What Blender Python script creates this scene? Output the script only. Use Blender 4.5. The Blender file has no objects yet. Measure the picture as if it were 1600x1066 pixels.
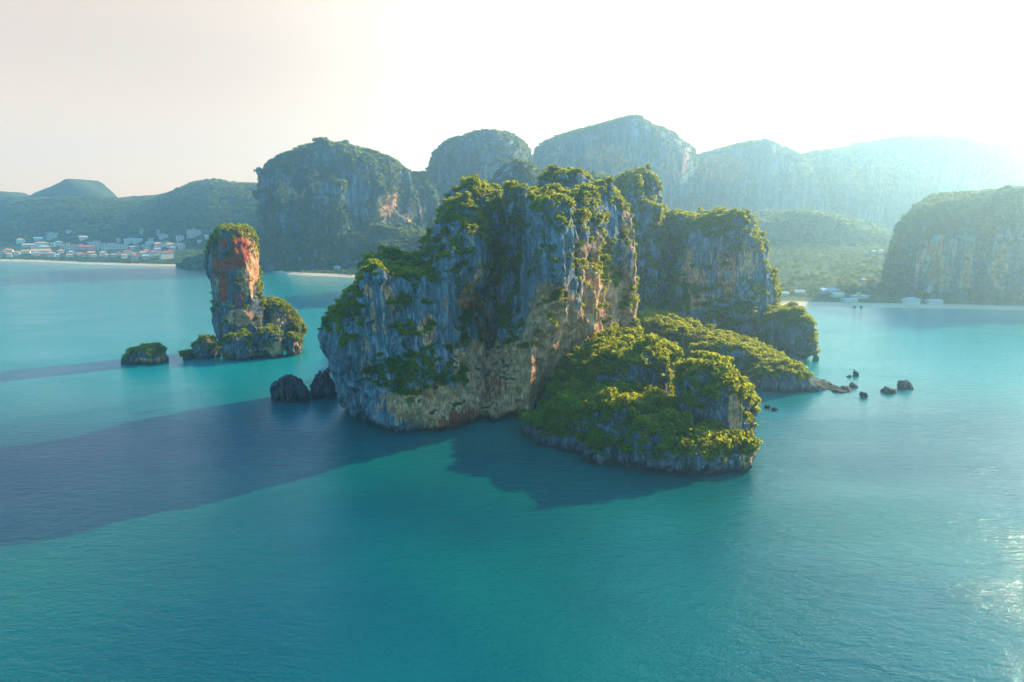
import bpy, math, random
import numpy as np
from mathutils.bvhtree import BVHTree
from mathutils import Vector
R = math.radians
random.seed(7); rng = np.random.default_rng(7)
sc = bpy.context.scene
col = sc.collection
# ------------------------------------------------------------------ camera, sky, sun, exposure
CAM_H, PITCH, F = 85.0, R(10.26), 1600 * 24 / 36
cam = bpy.data.objects.new('camera', bpy.data.cameras.new('camera')); col.objects.link(cam)
cam.location = (0, 0, CAM_H); cam.rotation_euler = (math.pi / 2 - PITCH, 0, 0)
cam.data.lens = 24; cam.data.sensor_width = 36; cam.data.clip_start = 1; cam.data.clip_end = 20000
sc.camera = cam
SUN_AZ, SUN_EL = R(54), R(25.5)
w = bpy.data.worlds.new('World'); sc.world = w; w.use_nodes = True
wn, wl = w.node_tree.nodes, w.node_tree.links; wn.clear()
sky = wn.new('ShaderNodeTexSky'); sky.sky_type = 'NISHITA'; sky.sun_disc = False
sky.sun_elevation = SUN_EL; sky.sun_rotation = SUN_AZ; sky.air_density = 1.4; sky.dust_density = 0.8; sky.ozone_density = 3.0
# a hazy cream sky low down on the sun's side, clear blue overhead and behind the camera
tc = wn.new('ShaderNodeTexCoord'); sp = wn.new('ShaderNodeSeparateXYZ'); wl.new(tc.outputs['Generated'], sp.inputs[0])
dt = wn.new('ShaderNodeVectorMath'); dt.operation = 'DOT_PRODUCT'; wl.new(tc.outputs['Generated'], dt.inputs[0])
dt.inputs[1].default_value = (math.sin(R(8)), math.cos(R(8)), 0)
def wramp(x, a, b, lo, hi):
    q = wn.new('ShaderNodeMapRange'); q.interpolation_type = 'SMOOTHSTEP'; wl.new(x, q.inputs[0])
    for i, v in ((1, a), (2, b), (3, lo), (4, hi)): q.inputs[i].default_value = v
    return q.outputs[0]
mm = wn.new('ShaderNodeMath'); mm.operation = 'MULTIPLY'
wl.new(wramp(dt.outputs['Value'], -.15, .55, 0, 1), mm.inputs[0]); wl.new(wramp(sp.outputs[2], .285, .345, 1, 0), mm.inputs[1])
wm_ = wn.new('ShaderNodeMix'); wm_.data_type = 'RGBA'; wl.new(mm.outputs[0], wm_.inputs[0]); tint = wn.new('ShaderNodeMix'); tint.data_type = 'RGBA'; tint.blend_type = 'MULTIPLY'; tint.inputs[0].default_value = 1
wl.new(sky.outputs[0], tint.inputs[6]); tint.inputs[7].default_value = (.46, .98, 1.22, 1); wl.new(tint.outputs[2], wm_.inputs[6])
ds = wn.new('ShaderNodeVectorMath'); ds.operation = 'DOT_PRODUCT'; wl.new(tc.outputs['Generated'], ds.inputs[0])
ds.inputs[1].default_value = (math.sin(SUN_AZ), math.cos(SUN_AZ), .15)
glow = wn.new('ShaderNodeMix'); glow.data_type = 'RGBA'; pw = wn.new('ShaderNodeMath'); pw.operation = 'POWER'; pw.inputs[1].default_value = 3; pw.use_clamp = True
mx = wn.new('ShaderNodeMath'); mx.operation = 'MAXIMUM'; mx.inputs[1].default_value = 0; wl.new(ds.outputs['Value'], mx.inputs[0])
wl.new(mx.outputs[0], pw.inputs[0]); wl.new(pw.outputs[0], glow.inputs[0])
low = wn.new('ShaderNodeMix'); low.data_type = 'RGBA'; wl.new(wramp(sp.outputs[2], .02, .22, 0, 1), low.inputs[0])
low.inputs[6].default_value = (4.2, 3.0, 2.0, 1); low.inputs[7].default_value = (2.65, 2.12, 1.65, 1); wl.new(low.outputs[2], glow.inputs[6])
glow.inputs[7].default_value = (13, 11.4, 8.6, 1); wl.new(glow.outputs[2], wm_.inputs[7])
bg = wn.new('ShaderNodeBackground'); bg.inputs['Strength'].default_value = 0.15
wo = wn.new('ShaderNodeOutputWorld')
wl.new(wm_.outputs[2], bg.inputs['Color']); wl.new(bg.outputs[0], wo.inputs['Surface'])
sun = bpy.data.objects.new('sun', bpy.data.lights.new('sun', 'SUN')); col.objects.link(sun)
sun.data.energy = 5.0; sun.data.angle = R(0.5); sun.data.color = (1.0, 0.77, 0.47)
sun.rotation_euler = (R(90) - SUN_EL, 0, -SUN_AZ + math.pi)
sun.location = (500, 400, 600)
vs = sc.view_settings; vs.view_transform = 'Standard'; vs.look = 'None'; vs.exposure = 1.3; vs.gamma = 1
cy = sc.cycles
cy.use_denoising = True; cy.volume_bounces = 1; cy.max_bounces = 6; cy.diffuse_bounces = 2; cy.glossy_bounces = 2
cy.transmission_bounces = 2; cy.caustics_reflective = False; cy.caustics_refractive = False

# ------------------------------------------------------------------ geometry helpers
cP, sP = math.cos(PITCH), math.sin(PITCH)
def at(px, py, Y):
    """point of the plane y = Y that the photo shows at pixel (px, py) of 1600x1066"""
    u, v = (px - 800) / F, (533 - py) / F
    t = Y / (cP + v * sP)
    return np.array((u * t, Y, CAM_H + (v * cP - sP) * t))
def sea(px, py):
    u, v = (px - 800) / F, (533 - py) / F
    t = CAM_H / (sP - v * cP)
    return np.array((u * t, (cP + v * sP) * t, 0.0))
def proj(P):
    d = P[:, 1] * cP - (P[:, 2] - CAM_H) * sP
    up = P[:, 1] * sP + (P[:, 2] - CAM_H) * cP
    return 800 + F * P[:, 0] / d, 533 - F * up / d
TAB = np.random.default_rng(3).random((64, 64, 64)).astype(np.float32); FLAT = TAB.ravel()
def vn(x, y, z):
    x, y, z = (np.asarray(v, np.float32) for v in (x, y, z))
    ix, iy, iz = np.floor(x).astype(np.int32), np.floor(y).astype(np.int32), np.floor(z).astype(np.int32)
    fx, fy, fz = x - ix, y - iy, z - iz
    fx = fx * fx * (3 - 2 * fx); fy = fy * fy * (3 - 2 * fy); fz = fz * fz * (3 - 2 * fz)
    x0, y0, z0 = (ix & 63) << 12, (iy & 63) << 6, iz & 63; x1, y1, z1 = ((ix + 1) & 63) << 12, ((iy + 1) & 63) << 6, (iz + 1) & 63
    def lx(yy, zz):
        o = yy + zz; a = FLAT.take(x0 + o); return a + (FLAT.take(x1 + o) - a) * fx
    a = lx(y0, z0); a += (lx(y1, z0) - a) * fy
    c = lx(y0, z1); c += (lx(y1, z1) - c) * fy
    return (a + (c - a) * fz) * 2 - 1
def fbm(x, y, z, s, o=3):
    r, a, n = 0, 1.0, 0
    for k in range(o):
        q = 2.03 ** k / s
        r = r + a * vn(x * q + 17.3 * k, y * q + 5.1 * k, z * q + 9.7 * k); n += a; a *= .5
    return r / n
def sstep(a, b, x):
    t = np.clip((x - a) / (b - a), 0, 1); return t * t * (3 - 2 * t)

def mesh_of(name, V, Q, mat, smooth=True, attrs=None):
    V = np.ascontiguousarray(V, np.float32); Q = np.ascontiguousarray(Q, np.int32); k = Q.shape[1]
    me = bpy.data.meshes.new(name)
    me.vertices.add(len(V)); me.vertices.foreach_set('co', V.ravel())
    me.loops.add(Q.size); me.loops.foreach_set('vertex_index', Q.ravel())
    me.polygons.add(len(Q)); me.polygons.foreach_set('loop_start', np.arange(len(Q), dtype=np.int32) * k)
    me.polygons.foreach_set('use_smooth', np.full(len(Q), smooth, bool))
    for n, arr in (attrs or {}).items():
        me.attributes.new(n, 'FLOAT', 'POINT').data.foreach_set('value', np.ascontiguousarray(arr, np.float32))
    me.update(calc_edges=True); me.materials.append(mat)
    return me
def link(name, me, loc=(0, 0, 0), parent=None):
    o = bpy.data.objects.new(name, me); col.objects.link(o); o.location = loc
    if parent: o.parent = parent
    return o
def tag(o, label=None, cat=None, group=None, kind=None):
    for k, v in (('label', label), ('category', cat), ('group', group), ('kind', kind)):
        if v: o[k] = v
    return o
def empty(name, loc, rz=0):
    o = bpy.data.objects.new(name, None); col.objects.link(o); o.location = loc; o.rotation_euler = (0, 0, rz)
    o.empty_display_size = .5
    return o

def surface_nets(f, org, h):
    s = f < 0
    nx, ny, nz = f.shape
    cnt = np.zeros((nx - 1, ny - 1, nz - 1), np.int8)
    offs = [(i, j, k) for i in (0, 1) for j in (0, 1) for k in (0, 1)]
    for i, j, k in offs: cnt += s[i:nx - 1 + i, j:ny - 1 + j, k:nz - 1 + k]
    act = (cnt > 0) & (cnt < 8)
    idx = np.full(act.shape, -1, np.int32); ci = np.argwhere(act); idx[act] = np.arange(len(ci))
    val = np.stack([f[ci[:, 0] + i, ci[:, 1] + j, ci[:, 2] + k] for i, j, k in offs], 1)
    acc = np.zeros((len(ci), 3)); n = np.zeros(len(ci))
    for a in range(8):
        for ax, bit in ((0, 4), (1, 2), (2, 1)):
            if a & bit: continue
            va, vb = val[:, a], val[:, a | bit]
            m = (va < 0) != (vb < 0)
            t = np.where(m, va / np.where(m, va - vb, 1), 0)
            p = np.tile(np.array(offs[a], float), (len(ci), 1)); p[:, ax] += t
            acc += p * m[:, None]; n += m
    V = org + (ci + acc / n[:, None]) * h
    quads = []
    for ax in range(3):
        sl0 = [slice(1, -1)] * 3; sl1 = [slice(1, -1)] * 3
        sl0[ax] = slice(0, -1); sl1[ax] = slice(1, None)
        a, b = s[tuple(sl0)], s[tuple(sl1)]
        e = np.argwhere(a != b); 
        if not len(e): continue
        ins = a[tuple(e.T)]
        base = e.copy(); o1, o2 = [(1, 2), (2, 0), (0, 1)][ax]
        g = base.copy(); g[:, o1] += 1; g[:, o2] += 1         # grid index of the edge start
        c = []
        for d1, d2 in ((-1, -1), (0, -1), (0, 0), (-1, 0)):
            q = g.copy(); q[:, o1] += d1; q[:, o2] += d2; c.append(idx[tuple(q.T)])
        q = np.stack(c, 1); q[~ins] = q[~ins][:, ::-1]; quads.append(q)
    return V, np.concatenate(quads)

def lobe(D, ry, rows, yo=0.0):
    """a column of elliptical cross-sections: rows of (photo row, left, right[, depth radius])"""
    t = []
    for r in rows:
        A, B = at(r[1], r[0], D), at(r[2], r[0], D)
        t.append((A[2], (A[0] + B[0]) / 2, (B[0] - A[0]) / 2, r[3] if len(r) > 3 else ry))
    t.sort(); t = np.array(t)
    return dict(D=D, z=t[:, 0], cx=t[:, 1], rx=t[:, 2], ry=t[:, 3])
def wall(px, D, a, b, ang, rows):
    """a column whose long axis runs away at an angle (degrees from the picture plane)"""
    t = []
    for py, k in rows:
        A = at(px, py, D); t.append((A[2], A[0], a * k, b * k))
    t.sort(); t = np.array(t)
    return dict(D=D, z=t[:, 0], cx=t[:, 1], rx=t[:, 2], ry=t[:, 3], rot=R(ang))
def lowered(lobes, cut):
    for l in lobes: l['z'] = np.where(l['z'] > 0, l['z'] * (l['z'].max() - min(cut, .22 * l['z'].max())) / l['z'].max(), l['z'])
    return lobes
def karst(lobes, h, k=3.0, lump=(18, 3), flute=(4, 1.0), fine=(3.5, .5), butt=(11, 0), crag=(8, 0), zmin=-2.5, seed=0, extra=None, coarse=4, bias=.2):
    """carve a limestone mass out of blended columns, then weather it with lumps and vertical flutes"""
    pad = butt[1] + crag[1] * 1.2 + lump[1] + flute[1] + fine[1] + 2 * h + 2
    lo = np.array([min((l['cx'] - l['rx']).min() for l in lobes) - pad, min(l['D'] - (l['rx'] if 'rot' in l else l['ry']).max() for l in lobes) - pad, zmin])
    hi = np.array([max((l['cx'] + l['rx']).max() for l in lobes) + pad, max(l['D'] + (l['rx'] if 'rot' in l else l['ry']).max() for l in lobes) + pad, max(l['z'].max() for l in lobes) + pad])
    n = np.ceil((hi - lo) / (h * coarse)).astype(int) + 1
    ax = [lo[i] + np.arange(n[i]) * h * coarse for i in range(3)]
    X, Y, Z = np.meshgrid(*ax, indexing='ij')
    f = None
    for l in lobes:
        cx, rx, ry = (np.interp(ax[2], l['z'], l[q])[None, None, :] for q in ('cx', 'rx', 'ry'))
        dx, dy = X - cx, Y - l['D']
        if 'rot' in l: cr, sr = math.cos(l['rot']), math.sin(l['rot']); dx, dy = dx * cr + dy * sr, dy * cr - dx * sr
        q = np.sqrt((dx / rx) ** 2 + (dy / ry) ** 2)
        g = (q - 1) * np.minimum(rx, ry)
        top = Z - l['z'].max()
        g = np.where(top > -2, np.maximum(g, top), g)
        if f is None: f = g
        else:
            hh = np.clip(.5 + .5 * (f - g) / k, 0, 1); f = f * (1 - hh) + g * hh - k * hh * (1 - hh)
    m = (n - 1) * coarse + 1
    for a in range(3):
        xi = np.arange(m[a]) / coarse; i0 = np.minimum(xi.astype(int), n[a] - 2); t = (xi - i0).astype(np.float32)
        sh = [1, 1, 1]; sh[a] = -1; t = t.reshape(sh)
        f = np.take(f, i0, a) * (1 - t) + np.take(f, i0 + 1, a) * t
    f = f.astype(np.float32)
    def weather(reach, fn):                     # only where this layer of relief can still move the surface
        nonlocal f
        b = np.nonzero(np.abs(f) < reach); p = [(lo[i] + b[i] * h).astype(np.float32) + np.float32(seed * 7.7) for i in range(3)]
        f[b] += fn(*p).astype(np.float32)
    small = flute[1] * 1.4 + fine[1] + 2 * h + .5
    weather(pad + 1, lambda x, y, z: lump[1] * fbm(x, y, z * .7, lump[0], 2))
    if butt[1]: weather(butt[1] * 1.2 + crag[1] * 1.2 + small, lambda x, y, z: butt[1] * (1.8 * np.abs(vn(x / butt[0] + 3, y / butt[0], z / (butt[0] * 5))) ** .8 - .7))
    if crag[1]: weather(crag[1] * 1.3 + small, lambda x, y, z: crag[1] * (2.2 * np.abs(fbm(x + 9, y, z * .8, crag[0], 3)) - .5))
    def rough(x, y, z):
        wx = x + 2.2 * vn(x / 6, y / 6, z / 6); wy = y + 2.2 * vn(x / 6 + 40, y / 6, z / 6)
        fm = sstep(-.35, .45, vn(x / 15, y / 15, z / 24))
        r = np.abs(vn(wx / flute[0], wy / flute[0], z / (flute[0] * 7))); d = flute[1] * fm * (r * 2 - .6)
        r = np.abs(vn(wx / flute[0] * 2.3 + 7, wy / flute[0] * 2.3, z / (flute[0] * 3))); d += flute[1] * .4 * fm * (r * 2 - .6)
        return d + fine[1] * fbm(x, y, z, fine[0], 2)
    f += bias * (lump[1] + butt[1] + crag[1])
    weather(small, rough)
    if extra:
        b = np.nonzero(np.abs(f) < 4); f[b] = extra(*[lo[i] + b[i] * h for i in range(3)], f[b])
    f[:, :, 0] = np.maximum(f[:, :, 0], f[:, :, 1] * 1.0)
    return surface_nets(f, lo, h)
def face_data(V, Q):
    a, b, c, d = (V[Q[:, i]] for i in range(4))
    n = np.cross(c - a, d - b); A = np.linalg.norm(n, axis=1) + 1e-9
    return (a + b + c + d) / 4, n / A[:, None], A / 2
def vert_normals(V, Q):
    _, n, A = face_data(V, Q); N = np.zeros_like(V)
    for i in range(4): np.add.at(N, Q[:, i], n * A[:, None])
    return N / (np.linalg.norm(N, axis=1)[:, None] + 1e-9)

# ------------------------------------------------------------------ materials
def mat(name):
    m = bpy.data.materials.new(name); m.use_nodes = True; nt = m.node_tree; nt.nodes.clear()
    out = nt.nodes.new('ShaderNodeOutputMaterial')
    return m, nt, out
class NG:
    def __init__(s, nt): s.t = nt
    def n(s, typ, **kw):
        q = s.t.nodes.new(typ)
        for k, v in kw.items(): setattr(q, k, v)
        return q
    def l(s, a, b): s.t.links.new(a, b)
    def val(s, sock, v):
        if hasattr(v, 'is_linked'): s.l(v, sock)
        else: sock.default_value = v
    def math(s, op, a, b=None, clamp=False):
        q = s.n('ShaderNodeMath', operation=op, use_clamp=clamp); s.val(q.inputs[0], a)
        if b is not None: s.val(q.inputs[1], b)
        return q.outputs[0]
    def mix(s, fac, a, b, mode='MIX'):
        q = s.n('ShaderNodeMix', data_type='RGBA', blend_type=mode)
        s.val(q.inputs[0], fac)
        for i, v in ((6, a), (7, b)):
            if hasattr(v, 'is_linked'): s.l(v, q.inputs[i])
            else: q.inputs[i].default_value = (*v, 1)
        return q.outputs[2]
    def ramp(s, x, a, b, lo=0., hi=1.):
        q = s.n('ShaderNodeMapRange', interpolation_type='SMOOTHSTEP'); s.val(q.inputs[0], x)
        for i, v in ((1, a), (2, b), (3, lo), (4, hi)): q.inputs[i].default_value = v
        return q.outputs[0]
    def pos(s, sx=1, sy=1, sz=1, rz=0):
        if not hasattr(s, 'g'): s.g = s.n('ShaderNodeNewGeometry')
        q = s.n('ShaderNodeMapping'); q.inputs['Scale'].default_value = (sx, sy, sz); q.inputs['Rotation'].default_value = (0, 0, rz)
        s.l(s.g.outputs['Position'], q.inputs['Vector']); return q.outputs[0]
    def noise(s, vec, scale, detail=3, rough=.55, dist=0):
        q = s.n('ShaderNodeTexNoise'); s.l(vec, q.inputs['Vector']); q.inputs['Scale'].default_value = scale
        q.inputs['Detail'].default_value = detail; q.inputs['Roughness'].default_value = rough; q.inputs['Distortion'].default_value = dist
        return q.outputs['Fac']
    def attr(s, name):
        q = s.n('ShaderNodeAttribute', attribute_name=name); return q.outputs['Fac']

def rock_mat(name, grey=(.17, .235, .27), scale=1.0, moss=1.0):
    m, nt, out = mat(name); g = NG(nt); p = g.pos()
    st = g.noise(g.pos(1, 1, .09), .55 * scale, 4, .6, .6)           # long vertical streaks
    st2 = g.noise(g.pos(1, 1, .16), 1.6 * scale, 3, .6)
    big = g.noise(p, .05 * scale, 4, .6)
    blot = g.noise(p, .16 * scale, 5, .65); pm = g.ramp(g.noise(g.pos(1, 1, .5), .085 * scale, 3, .6), .4, .62)
    c = g.mix(g.ramp(st, .33, .68), tuple(v * .38 for v in grey), tuple(min(1, v * 1.45) for v in grey))
    c = g.mix(g.ramp(blot, .34, .66, .55, 0), c, tuple(v * .3 for v in grey))
    c = g.mix(g.math('MULTIPLY', g.ramp(st2, .55, .74, 0, .85), pm), c, (.58, .56, .52))
    c = g.mix(g.math('MULTIPLY', g.ramp(st2, .45, .3, 0, .8), g.math('SUBTRACT', 1.15, pm)), c, (.022, .028, .034))
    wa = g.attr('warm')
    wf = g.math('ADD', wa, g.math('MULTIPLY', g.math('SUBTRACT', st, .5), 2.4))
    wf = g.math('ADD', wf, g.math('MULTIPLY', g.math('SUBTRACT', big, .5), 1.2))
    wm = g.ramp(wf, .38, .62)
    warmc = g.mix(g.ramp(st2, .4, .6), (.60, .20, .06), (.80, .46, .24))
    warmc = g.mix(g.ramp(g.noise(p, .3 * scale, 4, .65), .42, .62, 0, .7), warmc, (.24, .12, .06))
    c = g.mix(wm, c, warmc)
    rd = g.ramp(g.math('ADD', g.attr('red'), g.math('MULTIPLY', g.math('SUBTRACT', st, .5), 2.6)), .38, .66)
    c = g.mix(rd, c, g.mix(g.ramp(st2, .42, .6), (.28, .035, .016), (.44, .10, .035)))
    sep = g.n('ShaderNodeSeparateXYZ'); g.l(g.g.outputs['Normal'], sep.inputs[0])
    up = g.math('ADD', sep.outputs[2], g.math('MULTIPLY', g.math('SUBTRACT', g.noise(p, .4 * scale, 4), .5), .9))
    c = g.mix(g.ramp(up, .58, .85, 0, moss), c, g.mix(g.noise(p, .5 * scale), (.025, .05, .016), (.07, .085, .025)))
    spz = g.n('ShaderNodeSeparateXYZ'); g.l(g.g.outputs['Position'], spz.inputs[0])
    wet = g.ramp(g.math('ADD', spz.outputs[2], g.math('MULTIPLY', g.math('SUBTRACT', st, .5), 7.0)), .8, 4.2, .12, 1)
    c = g.mix(1.0, c, g.n('ShaderNodeCombineColor').outputs[0], 'MULTIPLY') if False else c
    wq = g.n('ShaderNodeMix', data_type='RGBA'); g.l(wet, wq.inputs[0]); wq.inputs[6].default_value = (.02, .024, .026, 1); g.l(c, wq.inputs[7]); c = wq.outputs[2]
    b = g.n('ShaderNodeBsdfPrincipled'); g.l(c, b.inputs['Base Color']); b.inputs['Roughness'].default_value = .85
    b.inputs['Specular IOR Level'].default_value = .25
    hgt = g.math('ADD', g.math('MULTIPLY', st2, .45), g.math('ADD', g.math('MULTIPLY', g.noise(p, 1.1 * scale, 5, .7), 1.2), g.math('MULTIPLY', blot, 2.5)))
    bp = g.n('ShaderNodeBump'); bp.inputs['Strength'].default_value = .9; bp.inputs['Distance'].default_value = 1.1 / scale
    g.l(hgt, bp.inputs['Height']); g.l(bp.outputs[0], b.inputs['Normal'])
    g.l(b.outputs[0], out.inputs['Surface']); return m
def leaf_mat(name, dark, light, trans, sc_=.12):
    m, nt, out = mat(name); g = NG(nt); p = g.pos()
    f = g.ramp(g.noise(p, sc_, 3, .6), .35, .65); f2 = g.ramp(g.noise(p, sc_ * 6, 2, .6), .3, .7)
    ff = g.math('ADD', g.math('MULTIPLY', f, .6), g.math('MULTIPLY', f2, .4))
    dry = g.ramp(g.noise(g.pos(1, 1, 1, R(20)), sc_ * .9, 3, .65), .56, .68, 0, .75)
    c = g.mix(dry, g.mix(ff, dark, light), (.17, .13, .03))
    t = g.mix(ff, tuple(v * .7 for v in trans), trans)
    a = g.n('ShaderNodeBsdfDiffuse'); g.l(c, a.inputs[0])
    b = g.n('ShaderNodeBsdfTranslucent'); g.l(t, b.inputs[0])
    x = g.n('ShaderNodeMixShader'); x.inputs[0].default_value = .5
    g.l(a.outputs[0], x.inputs[1]); g.l(b.outputs[0], x.inputs[2]); g.l(x.outputs[0], out.inputs['Surface']); return m
def plain_mat(name, c, rough=.7, var=.25, scale=.3):
    m, nt, out = mat(name); g = NG(nt)
    f = g.noise(g.pos(), scale, 3)
    b = g.n('ShaderNodeBsdfPrincipled'); g.l(g.mix(f, tuple(v * (1 - var) for v in c), tuple(min(1, v * (1 + var)) for v in c)), b.inputs['Base Color'])
    b.inputs['Roughness'].default_value = rough; g.l(b.outputs[0], out.inputs['Surface']); return m
M_rock = rock_mat('limestone'); M_stack = rock_mat('red_limestone', (.13, .15, .17))
M_islet = rock_mat('islet_limestone', (.095, .135, .165))
M_far = rock_mat('far_limestone', (.17, .23, .27), .14)
M_dark = rock_mat('dark_rock', (.045, .055, .065), 1.6, 0.0)
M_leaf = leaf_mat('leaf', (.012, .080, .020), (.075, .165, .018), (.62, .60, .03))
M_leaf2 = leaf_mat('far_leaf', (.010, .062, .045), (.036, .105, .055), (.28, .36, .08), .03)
M_bark = plain_mat('bark', (.12, .09, .06), .9)
M_ground = plain_mat('forest_ground', (.04, .065, .025), .95, .5, .02)
M_sand = plain_mat('sand', (.62, .50, .36), .9, .12, .1)

# ------------------------------------------------------------------ sea
def water_mat():
    m, nt, out = mat('sea_water'); g = NG(nt); p = g.pos()
    big = g.noise(p, .006, 3, .5); mid = g.noise(p, .02, 3, .5)
    c = g.mix(g.ramp(big, .35, .65), (.0, .066, .080), (.0, .106, .080))
    c = g.mix(g.ramp(mid, .35, .7, 0, .35), c, (.0, .038, .056))
    yz = g.n('ShaderNodeSeparateXYZ'); g.l(p, yz.inputs[0])          # the bay shoals towards its beaches
    shoal = g.ramp(g.math('ADD', yz.outputs[1], g.math('MULTIPLY', g.math('SUBTRACT', big, .5), 200)), 190, 440)
    c = g.mix(shoal, c, (.0, .225, .210))
    wind = g.ramp(g.noise(g.pos(1, 2.0, 1, R(25)), .011, 3, .55, .8), .32, .68)
    b = g.n('ShaderNodeBsdfPrincipled'); g.l(c, b.inputs['Base Color'])
    g.l(g.ramp(wind, 0, 1, .035, .09), b.inputs['Roughness']); b.inputs['IOR'].default_value = 1.33; b.inputs['Specular Tint'].default_value = (.56, .95, .96, 1)
    w1 = g.noise(g.pos(1, 2.2, 1, R(28)), .16, 3, .55, .4)
    w2 = g.noise(g.pos(1, 1.9, 1, R(15)), .55, 3, .6, .3)
    w3 = g.noise(g.pos(1, 1.4, 1, R(40)), 2.0, 2, .6)
    hgt = g.math('ADD', g.math('MULTIPLY', w1, 1.0), g.math('ADD', g.math('MULTIPLY', w2, .50), g.math('MULTIPLY', w3, .32)))
    bp = g.n('ShaderNodeBump'); g.l(g.ramp(wind, 0, 1, .72, 1.0), bp.inputs['Strength']); bp.inputs['Distance'].default_value = .38
    g.l(hgt, bp.inputs['Height']); g.l(bp.outputs[0], b.inputs['Normal'])
    g.l(b.outputs[0], out.inputs['Surface']); return m
S = 2600
V = np.array([(-S, -480, 0), (S, -480, 0), (S, 2590, 0), (-S, 2590, 0)], float)
tag(link('water', mesh_of('water', V, np.array([[0, 1, 2, 3]]), water_mat())), kind='structure')

# ------------------------------------------------------------------ foliage kits
def crown_kit(seed, r=2.6, lobes=7, leaves=260, s=.62, flat=.8):
    q = np.random.default_rng(seed); V = []
    cs = [np.array([0, 0, r * .55])]
    for i in range(lobes):
        a = 2 * math.pi * (i + q.random() * .6) / lobes; d = r * q.uniform(.3, .68)
        cs.append(np.array([math.cos(a) * d, math.sin(a) * d, r * q.uniform(.1, .75)]))
    for i in range(leaves):
        c = cs[i % len(cs)]; n = q.normal(size=3); n[2] = n[2] * .8 + .25; n /= np.linalg.norm(n)
        P = c + n * np.array([1, 1, flat]) * r * q.uniform(.34, .52)
        n = n + q.normal(size=3) * .45; n /= np.linalg.norm(n)
        t = np.cross(n, q.normal(size=3)); t /= np.linalg.norm(t); b = np.cross(n, t)
        k = s * q.uniform(.6, 1.25); t *= k; b *= k * q.uniform(.5, .9)
        V += [P - t, P - b * .9 + n * k * .2, P + t, P + b * .9 + n * k * .2]
    return np.array(V)
def palm_kit(seed):
    q = np.random.default_rng(seed); V = []
    for i in range(11):
        a = 2 * math.pi * i / 11 + q.uniform(-.2, .2); L = q.uniform(2.2, 3.0); e = q.uniform(-.1, .8)
        d = np.array([math.cos(a), math.sin(a), 0]); sd = np.array([-d[1], d[0], 0]) * .42; z = np.array([0, 0, 1.])
        p0 = z * 5; p1 = z * (5 + e) + d * L * .55; p2 = z * (4.4 + e * .3 - .8) + d * L
        V += [p0 - sd * .4, p1 - sd, p1 + sd, p0 + sd * .4, p1 - sd, p2 - sd * .2, p2 + sd * .2, p1 + sd]
    V += [(-.15, 0, 0), (.15, 0, 0), (.12, 0, 5), (-.12, 0, 5), (0, -.15, 0), (0, .15, 0), (0, .12, 5), (0, -.12, 5)]
    return np.array(V)
NEAR = [crown_kit(i, 2.6, 7, 300, .52) for i in range(6)]
SHRUB = [crown_kit(20 + i, 2.0, 4, 90, .6) for i in range(5)]
CANOPY = [crown_kit(40 + i, 3.6, 4, 44, 1.25) for i in range(4)]
FAR = [crown_kit(60 + i, 4.6, 3, 20, 2.3) for i in range(4)]
PALM = [palm_kit(80 + i) for i in range(3)]
def scatter(kits, P, S, q):
    Vs = []
    pick = q.integers(0, len(kits), len(P)); rz = q.uniform(0, 6.283, len(P))
    for k, K in enumerate(kits):
        m = pick == k
        if not m.any(): continue
        c, s = np.cos(rz[m])[:, None], np.sin(rz[m])[:, None]; sc_ = S[m][:, None]
        X = (K[None, :, 0] * c - K[None, :, 1] * s) * sc_ + P[m][:, 0:1]
        Y = (K[None, :, 0] * s + K[None, :, 1] * c) * sc_ + P[m][:, 1:2]
        Z = K[None, :, 2] * sc_ + P[m][:, 2:3]
        Vs.append(np.stack([X, Y, Z], 2).reshape(-1, 3))
    V = np.concatenate(Vs); return V, np.arange(len(V)).reshape(-1, 4)
def stuff(name, kits, P, S, m, label, cat, q=rng):
    V, Q = scatter(kits, P, S, q)
    b = np.array([*P[:, :2].mean(0), P[:, 2].min()])
    return tag(link(name, mesh_of(name, V - b, Q, m, False), b), label, cat, kind='stuff')
def sample(V, Q, n, weight, q=rng):
    c, nn, A = face_data(V, Q); wt = A * weight(c, nn); tot = wt.sum()
    if tot <= 0: return np.zeros((0, 3)), np.zeros((0, 3))
    i = q.choice(len(Q), n, p=wt / tot)
    u = q.random((n, 1)); v = q.random((n, 1))
    P = (V[Q[i, 0]] * (1 - u) + V[Q[i, 1]] * u) * (1 - v) + (V[Q[i, 3]] * (1 - u) + V[Q[i, 2]] * u) * v
    return P, nn[i]
def ellipses(c, lst):
    """how much each point lies inside patches of the cliff, given where the photo shows them"""
    px, py = proj(c); r = np.zeros(len(c)); k = np.maximum(np.median(c[:, 1]) / 300, .8)
    wob = 1.1 * fbm(c[:, 0], c[:, 1], c[:, 2] * .6, 7 * k, 3)
    for e in lst:
        q = ((px - e[0]) / e[2]) ** 2 + ((py - e[1]) / e[3]) ** 2 + wob
        r = np.maximum(r, np.clip(1.6 - 1.1 * q, 0, 1) * e[4])
    return r
def rock_obj(name, VQ, m, label, cat, warm=(), red=(), wbase=0.0, kind=None, **kw):
    V, Q = VQ; b = np.array([*V[:, :2].mean(0), 0.0])
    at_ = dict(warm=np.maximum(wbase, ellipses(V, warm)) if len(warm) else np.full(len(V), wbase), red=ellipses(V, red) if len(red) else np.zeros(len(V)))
    return tag(link(name, mesh_of(name, V - b, Q, m, True, at_), b), label, cat, kind=kind, **kw)

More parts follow.
